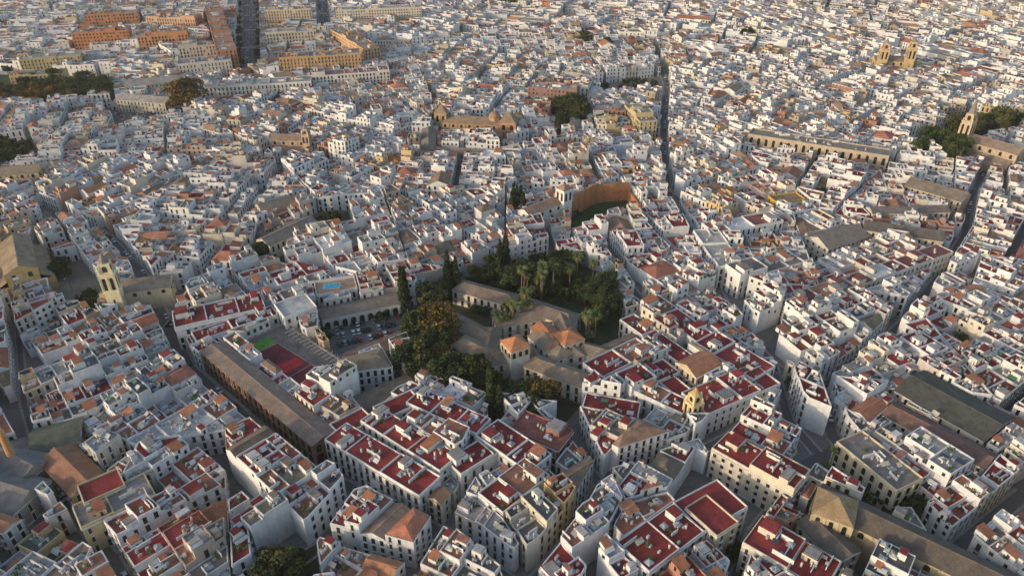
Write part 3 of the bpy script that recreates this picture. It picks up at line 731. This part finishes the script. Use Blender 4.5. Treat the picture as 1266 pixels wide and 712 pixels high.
SEEDS = [(60, 660, 100, 50), (230, 650, 120, -75), (110, 470, 150, -60), (250, 500, 120, 95), (345, 620, 120, -75), (470, 560, 135, 75), (520, 680, 120, 65), (690, 610, 110, -60),
         (800, 590, 110, 60), (930, 560, 110, 55), (860, 680, 110, -60), (1000, 660, 110, 55), (1130, 580, 110, 75), (1230, 440, 110, 60), (1230, 650, 100, -55), (1080, 440, 160, -60),
         (1060, 340, 170, -55), (930, 330, 60, 100), (780, 450, 130, 85), (850, 390, 130, 85), (620, 420, 130, 50), (460, 420, 120, -30), (330, 380, 150, -50), (210, 330, 60, -90), (60, 330, 60, -20),
         (420, 310, 120, -30), (300, 250, -55, 75), (150, 230, 100, 40), (40, 190, 100, -10), (560, 290, 120, -35), (690, 290, 100, -15), (790, 280, 60, 90), (900, 240, 100, -20), (1010, 230, 100, 20), (1120, 260, 100, 10),
         (1230, 280, 50, -100), (430, 220, 100, 30), (560, 220, 100, 5), (690, 210, 100, -10), (870, 130, 60, -30), (980, 150, 100, 30), (1080, 150, 100, 20), (1200, 100, 100, 25), (600, 110, 100, 10), (740, 70, 100, -5), (450, 120, 100, -10), (330, 150, 100, 20),
         (200, 180, 100, -10), (90, 60, 100, -4), (220, 40, 100, -5), (360, 40, 100, -5), (480, 30, 100, 10), (560, 10, 100, -10), (660, 20, 100, 5), (860, 40, 100, 12), (960, 30, 100, -12), (1080, 30, 100, 10), (1180, 30, 100, -8), (1260, 60, 100, 20), (40, 10, 100, -3), (1320, 180, 100, -30), (-50, 120, 100, 5), (-60, 400, 100, -30), (1340, 420, 100, 40),
         (200, -40, 100, 5), (500, -40, 100, -8), (800, -40, 100, 8), (1100, -40, 100, 3), (650, -70, 100, 0), (0, -60, 100, 5), (1300, -60, 100, 0)]
pts = []
for px, py, dx, dy in SEEDS:
    A = G(px, py); B = G(px+dx*.3, py+dy*.3); pts.append((A[0], A[1], atan2(B[1]-A[1], B[0]-A[0])))
YF = 1750
region = [(-(.6*95+120), 95, 1), ((.6*95+120), 95, 1), ((.6*YF+120), YF, 1), (-(.6*YF+120), YF, 1)]
nb = 0
courtyards = []
for i, (sx, sy, an) in enumerate(pts):
    cell = region
    for j, (tx, ty, _) in enumerate(pts):
        if i == j: continue
        dx, dy = tx-sx, ty-sy; L = hypot(dx, dy)
        cell = clip(cell, dx/L, dy/L, (dx*(sx+tx)/2+dy*(sy+ty)/2)/L-.6, 1)
        if len(cell) < 3: break
    if len(cell) < 3: continue
    r = random.Random(100+i)
    blocks = []; subdivide(cell, an, 3300, 4.2, 1, .17, blocks, r)
    for bl in blocks:
        c = cen(bl); d = hypot(*c); ba = an+r.uniform(-.05, .05)
        par_ = []; subdivide(bl, ba, 225 if d < 340 else (190 if d < 800 else 340), 0, 0, .05, par_, r)
        hb = r.uniform(7.5, 10.5) if c[1] > 260 else r.uniform(9, 12)
        if c[1] > 750 and c[0] < -100: hb += 4
        rowmb = MB() if d > 480 else None
        for p in par_:
            p = carve(p)
            if not p: continue
            A = area(p)
            if A < 16: continue
            inter = not any(q[2] for q in p)
            z = max(4, hb+r.choice((-2.6, -1, 0, 0, .4, .8, 1.2, 2.9)))
            if inter and r.random() < .34:
                z = r.choice((.3, 3.6, 3.8, 4, 6))
                if z < 1:
                    cc = cen(p)
                    if A > 60 and r.random() < .6: courtyards.append(cc)
                    continue
            mb = rowmb or MB()
            nm = house(p, z, ba, d, r, mb)
            if nm: nb += 1
            if rowmb is None and nm and mb.f: mb.build(nm)
        if rowmb and rowmb.f: rowmb.build('townhouse_row')
print('houses', nb)
roads.build('road'); walks.build('sidewalk'); marks.build('road_markings')

# ------------------------------------------------------------------ vegetation
def cyl(mb, a, b, r0, r1, m, c, n=7):
    d = Vector(b)-Vector(a); q = d.to_track_quat('Z', 'Y')
    def ring(o, r_): return [tuple(Vector(o)+q @ Vector((r_*cos(i*2*pi/n), r_*sin(i*2*pi/n), 0))) for i in range(n)]
    A, B = ring(a, r0), ring(b, r1)
    for i in range(n): mb.poly([A[i], A[(i+1) % n], B[(i+1) % n], B[i]], m, c)
def leaf(mb, x, y, z, s, c, r, up=.5):
    n = Vector((r.gauss(0, 1), r.gauss(0, 1), r.gauss(up, 1))).normalized()
    u = n.orthogonal().normalized(); v = n.cross(u); o = Vector((x, y, z)); s2 = s*r.uniform(.5, .9)
    mb.poly([tuple(o-u*s), tuple(o+v*s2), tuple(o+u*s), tuple(o-v*s2)], LEAF, c)
def broadleaf(seed, H=12, W=5, col=(.055, .08, .025), n=2600, ls=.38):
    r = random.Random(seed); mb = MB(); bc = (.12, .09, .06)
    cyl(mb, (0, 0, 0), (.1, .1, H*.35), .38, .26, BARK, bc)
    cl = []
    for k in range(16):
        a = r.uniform(0, 2*pi); rr = W*sqrt(r.random())*.78; z = H*(.40+.52*r.random()*(1-.4*rr/W))
        cl.append((rr*cos(a), rr*sin(a), z, r.uniform(.2, .40)*W, r.uniform(.6, 1.6)))
        if k < 7: cyl(mb, (.1, .1, H*.33), (rr*cos(a), rr*sin(a), z), .18, .05, BARK, bc, 5)
    for _ in range(n):
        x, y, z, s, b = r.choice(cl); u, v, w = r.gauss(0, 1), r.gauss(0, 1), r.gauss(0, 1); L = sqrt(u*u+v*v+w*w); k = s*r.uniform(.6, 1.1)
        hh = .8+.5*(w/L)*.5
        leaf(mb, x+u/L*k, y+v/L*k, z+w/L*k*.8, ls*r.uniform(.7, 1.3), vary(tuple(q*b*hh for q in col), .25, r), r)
    return mb.mesh('broadleaf_tree')
def cypress(seed, H=15):
    r = random.Random(seed); mb = MB(); cyl(mb, (0, 0, 0), (0, 0, H*.8), .25, .06, BARK, (.1, .08, .06))
    for _ in range(1400):
        t = r.random()**.8; z = .8+t*(H-.8); rad = 1.6*(min(1, t*5+.3))*(1-t)**.5*(1+.2*sin(z*2+seed)); a = r.uniform(0, 2*pi); k = rad*r.uniform(.6, 1.05)
        leaf(mb, k*cos(a), k*sin(a), z, .36, vary((.045, .065, .03), .4, r), r, 0)
    return mb.mesh('cypress_tree')
def palm(seed, H=11):
    r = random.Random(seed); mb = MB(); bx = r.uniform(-.5, .5)
    for k in range(5): cyl(mb, (bx*k/5, 0, H*k/5), (bx*(k+1)/5, 0, H*(k+1)/5), .3-.02*k, .28-.02*k, BARK, (.18, .14, .10))
    for k in range(44):
        a = k*2.4+r.uniform(-.2, .2); el = r.uniform(-.5, 1.25); px, pz = 0.0, H; L = 3.4*r.uniform(.8, 1.1); c = vary((.10, .125, .045) if el > -.1 else (.17, .13, .07), .3, r)
        e = el
        for s in range(6):
            nx_, nz = px+cos(e)*L/6, pz+sin(e)*L/6; e -= .32
            w = (.25, .42, .45, .36, .26, .14)[s]; w2 = (.42, .45, .36, .26, .14, .02)[s]
            for sd in (-1, 1):
                def Q(p_, q_, o, dz): return (bx+p_*cos(a)-o*sin(a), p_*sin(a)+o*cos(a), q_+dz)
                mb.poly([Q(px, pz, 0, 0), Q(nx_, nz, 0, 0), Q(nx_, nz, sd*w2, -w2*.5), Q(px+.05, pz, sd*w*.8, -w*.5)], LEAF, c)
            px, pz = nx_, nz
    return mb.mesh('palm_tree')
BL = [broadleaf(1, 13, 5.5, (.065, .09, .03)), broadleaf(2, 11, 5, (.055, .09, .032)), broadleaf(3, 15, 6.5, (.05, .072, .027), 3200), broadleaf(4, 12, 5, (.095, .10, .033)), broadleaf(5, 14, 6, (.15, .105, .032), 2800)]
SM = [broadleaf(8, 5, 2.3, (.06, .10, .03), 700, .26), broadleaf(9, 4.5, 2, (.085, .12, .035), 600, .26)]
CY = [cypress(1), cypress(2, 13)]; PM = [palm(1, 13), palm(2, 10), palm(3, 15)]
def plant(name, me, x, y, s=1.0, z=0):
    o = bpy.data.objects.new(name, me); o.location = (x, y, z); o.rotation_euler = (0, 0, R.uniform(0, 6.28)); o.scale = (s*R.uniform(.9, 1.1), s*R.uniform(.9, 1.1), s*R.uniform(.88, 1.12)); scene.collection.objects.link(o)
def trees(cx, cy, rx, ry, n, kind='b', s=1.0, sub=None):
    for _ in range(n):
        a = R.uniform(0, 2*pi); k = sqrt(R.random()); x, y = G(cx+rx*k*cos(a), cy+ry*k*sin(a))
        if kind == 'b': plant('broadleaf_tree', BL[sub] if sub is not None else R.choice(BL[:4]), x, y, s*R.uniform(.7, 1.2))
        elif kind == 'c': plant('cypress_tree', R.choice(CY), x, y, s*R.uniform(.8, 1.2))
        elif kind == 'p': plant('palm_tree', R.choice(PM), x, y, s*R.uniform(.85, 1.15))
        else: plant('orange_tree', R.choice(SM), x, y, s*R.uniform(.8, 1.3))
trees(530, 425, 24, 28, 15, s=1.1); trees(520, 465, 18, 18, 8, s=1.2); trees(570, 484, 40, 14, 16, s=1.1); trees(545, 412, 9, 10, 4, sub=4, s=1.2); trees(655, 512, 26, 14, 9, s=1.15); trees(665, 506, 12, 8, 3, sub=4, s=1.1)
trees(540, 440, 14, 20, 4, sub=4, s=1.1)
trees(612, 352, 52, 12, 20, s=.9); trees(690, 338, 36, 14, 20, s=.9); trees(742, 388, 20, 26, 20, s=.95); trees(700, 365, 34, 12, 20, s=.65); trees(630, 390, 22, 8, 8, 's'); trees(540, 378, 16, 10, 8); trees(690, 372, 40, 14, 18, 's', 1.4)
trees(620, 515, 18, 8, 11, 'c', 1.35); trees(500, 384, 4, 4, 3, 'c', 1.5); trees(560, 364, 8, 8, 6, 'c', 1.5); trees(620, 345, 8, 10, 6, 'c', 1.5); trees(640, 272, 10, 5, 6, 'c', 1.3)
trees(640, 400, 24, 8, 6, 'p', 1.15); trees(728, 425, 12, 8, 6, 'p', 1.15); trees(690, 372, 28, 10, 5, 'p', 1.15); trees(655, 372, 20, 6, 4, 'p', 1.1); trees(710, 358, 22, 6, 4, 'p', 1.2)
trees(620, 416, 16, 6, 5, 'p', 1.0); trees(600, 385, 16, 8, 6, 's'); trees(680, 465, 25, 12, 6, 's')
trees(357, 718, 20, 14, 8, s=1.15); trees(350, 740, 20, 10, 4)
trees(412, 285, 18, 10, 9, sub=0, s=.9); trees(335, 322, 16, 8, 7, s=.7); trees(75, 345, 14, 14, 8, s=.7); trees(110, 380, 14, 14, 7, s=.55); trees(237, 140, 5, 3, 3, sub=4, s=2.0)
trees(50, 118, 95, 10, 60, s=1.2); trees(30, 130, 70, 5, 24, sub=4, s=1.1); trees(110, 126, 30, 6, 14, s=1.2); trees(0, 200, 45, 14, 28, s=1.1); trees(1155, 198, 34, 12, 28, s=1.3); trees(1205, 164, 40, 9, 30, s=1.3, sub=3); trees(705, 148, 18, 12, 16, s=1.3)
trees(765, 162, 22, 5, 9); trees(780, 112, 35, 8, 16, 's', 1.6); trees(690, 165, 12, 6, 5, 'c', 1.3); trees(545, 160, 12, 3, 6); trees(740, 60, 24, 6, 10); trees(1235, 162, 20, 8, 8)
trees(1050, 600, 50, 25, 10, 's', 1.3); trees(1110, 630, 25, 16, 5, 'b', .6); trees(1020, 590, 10, 6, 2, 'p', .8); trees(735, 270, 24, 8, 4, 's', .8); trees(340, 130, 14, 6, 5); trees(20, 90, 30, 4, 8)
trees(905, 690, 8, 10, 3, 'b', .5); trees(985, 480, 10, 6, 4, 's', 1.2); trees(900, 460, 14, 5, 5, 's'); trees(620, 8, 30, 6, 12, s=1.2); trees(930, 52, 16, 4, 5)
for yy in range(-30, 90, 7):
    for xx in (297, 320):
        x, y = G(xx+R.uniform(-1, 1), yy+R.uniform(-2, 2)); plant('broadleaf_tree', R.choice(BL[:4]), x, y, R.uniform(.5, .75))
trees(470, 395, 10, 4, 4, 's'); trees(405, 420, 6, 8, 3, 's'); trees(825, 488, 4, 3, 2, 'c', .8); trees(850, 455, 10, 6, 4, 's')
for i, (x, y) in enumerate(courtyards[:260]):
    plant('orange_tree' if i % 3 else 'broadleaf_tree', R.choice(SM) if i % 3 else R.choice(BL[:4]), x, y, R.uniform(.9, 1.5) if i % 3 else R.uniform(.55, .8))

# ------------------------------------------------------------------ cars
def carmesh(col):
    mb = MB()
    prof = [(-2.1, .35), (2.1, .35), (2.15, .62), (1.95, .80), (1.05, .92), (.35, 1.42), (-1.05, 1.45), (-1.75, .98), (-2.12, .92)]
    n = len(prof)
    for s in (-1, 1):
        lower = [(-2.1, .35), (2.1, .35), (2.15, .62), (1.95, .80), (1.05, .92), (-1.75, .98), (-2.12, .92)]
        q = [(x, s*.86, z) for x, z in lower]; mb.poly(q if s < 0 else q[::-1], PAINT, col)
        q = [(1.05, s*.86, .92), (.35, s*.66, 1.42), (-1.05, s*.66, 1.45), (-1.75, s*.86, .98)]; mb.poly(q, GLASS, (.02, .02, .025))
        q = [(-.28, s*.865, .95), (-.2, s*.865, .95), (-.3, s*.68, 1.43), (-.38, s*.68, 1.43)]; mb.poly(q, PAINT, col)
        for wx in (-1.3, 1.3):
            O = [(wx+.33*cos(i*pi/6), .33+.33*sin(i*pi/6)) for i in range(12)]
            mb.poly([(x, s*.89, z) for x, z in O], IRON, (.02, .02, .02)); mb.poly([(wx+(x-wx)*.5, s*.9, .33+(z-.33)*.5) for x, z in O], IRON, (.4, .4, .4))
    for i in range(n):
        a, b = prof[i], prof[(i+1) % n]; ha, hb_ = (.86 if a[1] < 1.2 else .66), (.86 if b[1] < 1.2 else .66)
        gl = i in (4, 6)
        mb.poly([(a[0], -ha, a[1]), (a[0], ha, a[1]), (b[0], hb_, b[1]), (b[0], -hb_, b[1])], GLASS if gl else PAINT, (.02, .02, .03) if gl else col)
    for s in (-.6, .6):
        mb.poly([(2.16, s-.15, .62), (2.16, s+.15, .62), (2.1, s+.15, .74), (2.1, s-.15, .74)], PAINT, (.8, .8, .75)); mb.poly([(-2.14, s-.12, .7), (-2.14, s+.12, .7), (-2.14, s+.12, .86), (-2.14, s-.12, .86)], PAINT, (.4, .02, .02))
    return mb.mesh('parked_car')
CARS = [carmesh(c) for c in ((.75, .75, .75), (.7, .7, .7), (.3, .31, .33), (.03, .03, .035), (.06, .08, .16), (.35, .03, .03), (.5, .5, .48))]
def car(x, y, a):
    o = bpy.data.objects.new('parked_car', R.choice(CARS)); o.location = (x, y, .03); o.rotation_euler = (0, 0, a); scene.collection.objects.link(o)
for A, B, w, dens in CARLINES:
    L = hypot(B[0]-A[0], B[1]-A[1]); an = atan2(B[1]-A[1], B[0]-A[0])
    if dens <= 0: continue
    n = int(L/6.2)
    for k in range(n):
        for s in ((-1, 1) if w > 9.5 else (1,)):
            if R.random() < dens*.65:
                o = s*(w/2-max(1, w*.16)-1.1); t = (k+.5)/n; car(A[0]+(B[0]-A[0])*t-sin(an)*o, A[1]+(B[1]-A[1])*t+cos(an)*o, an+(pi if R.random() < .3 else 0))
        if w > 15 and R.random() < .5:
            o = R.choice((-1, 1))*w*.06; t = (k+.5)/n; car(A[0]+(B[0]-A[0])*t-sin(an)*o, A[1]+(B[1]-A[1])*t+cos(an)*o, an)
def lot(a, b, c, d, rows, n, fill=.8):
    A, B, C, D = G(*a), G(*b), G(*c), G(*d)
    for i in range(rows):
        t = (i+.5)/rows; P = (A[0]+(D[0]-A[0])*t, A[1]+(D[1]-A[1])*t); Q = (B[0]+(C[0]-B[0])*t, B[1]+(C[1]-B[1])*t); an = atan2(Q[1]-P[1], Q[0]-P[0])
        for k in range(n):
            if R.random() < fill:
                s = (k+.5)/n; car(P[0]+(Q[0]-P[0])*s, P[1]+(Q[1]-P[1])*s, an+pi/2+R.uniform(-.05, .05))
lot((412, 402), (500, 386), (504, 412), (418, 432), 3, 14, .6)
lot((140, 140), (222, 132), (226, 148), (152, 160), 5, 20, .8)
lot((1010, 570), (1050, 585), (1090, 640), (1040, 625), 2, 8, .5)

lm = MB(); cyl(lm, (0, 0, 0), (0, 0, 8), .11, .06, IRON, (.1, .1, .1)); cyl(lm, (0, 0, 8), (1.4, 0, 8.3), .05, .04, IRON, (.1, .1, .1)); obox(lm, 1.5, 0, 8.2, 8.4, .4, .14, 0, IRON, (.4, .4, .4)); obox(lm, 0, 0, 0, .5, .2, .2, 0, IRON, (.1, .1, .1))
lmm = lm.mesh('street_lamp')
for px, py in [(303, 20), (303, 45), (303, 70), (315, 20), (315, 45), (315, 70), (420, 410), (470, 400), (1030, 575), (1075, 615), (1110, 645), (90, 360), (160, 145), (200, 140)]:
    x, y = G(px, py); o = bpy.data.objects.new('street_lamp', lmm); o.location = (x, y, 0); o.rotation_euler = (0, 0, R.uniform(0, 6)); scene.collection.objects.link(o)

# ------------------------------------------------------------------ light morning haze (real air volume over the city)
hz = bpy.data.materials.new('haze_air'); hz.use_nodes = True; n_ = hz.node_tree
n_.nodes.remove(n_.nodes['Principled BSDF'])
vs = n_.nodes.new('ShaderNodeVolumeScatter'); vs.inputs['Density'].default_value = .00009; vs.inputs['Anisotropy'].default_value = .2; vs.inputs['Color'].default_value = (1, .95, .9, 1)
n_.links.new(vs.outputs[0], n_.nodes['Material Output'].inputs['Volume'])
V = [(x, y, z) for z in (-5, 150) for x, y in ((-2500, -400), (2500, -400), (2500, 4000), (-2500, 4000))]
hm = bpy.data.meshes.new('haze'); hm.from_pydata(V, [], [(3, 2, 1, 0), (4, 5, 6, 7), (0, 1, 5, 4), (1, 2, 6, 5), (2, 3, 7, 6), (3, 0, 4, 7)]); hm.materials.append(hz)
scene.collection.objects.link(bpy.data.objects.new('haze', hm))

# ------------------------------------------------------------------ light, sky, camera
EL = radians(12); sx, sy = -.86, -.51
sv = (sx*cos(EL), sy*cos(EL), sin(EL))
sun = bpy.data.lights.new('sun', 'SUN'); sun.energy = 2.4; sun.angle = radians(.6); sun.color = (1, .77, .54)
so = bpy.data.objects.new('sun', sun); scene.collection.objects.link(so)
so.rotation_euler = Vector(sv).to_track_quat('Z', 'Y').to_euler()
w = bpy.data.worlds.new('World'); scene.world = w; w.use_nodes = True
nt = w.node_tree; bg = nt.nodes['Background']; sk = nt.nodes.new('ShaderNodeTexSky'); sk.sky_type = 'NISHITA'; sk.sun_disc = False
sk.sun_elevation = EL; sk.sun_rotation = atan2(sx, sy); sk.air_density = 1.0; sk.dust_density = 2.0; sk.ozone_density = 1.0
nt.links.new(sk.outputs[0], bg.inputs[0]); bg.inputs[1].default_value = .25
cam = bpy.data.cameras.new('camera'); cam.lens_unit = 'FOV'; cam.angle = radians(70); cam.clip_end = 12000; cam.clip_start = 1
co = bpy.data.objects.new('camera', cam); co.location = (0, 0, CAMH); co.rotation_euler = (pi/2-PITCH, 0, 0); scene.collection.objects.link(co); scene.camera = co
scene.view_settings.view_transform = 'Standard'; scene.view_settings.look = 'None'; scene.view_settings.exposure = 0
print('objects', len(bpy.data.objects))
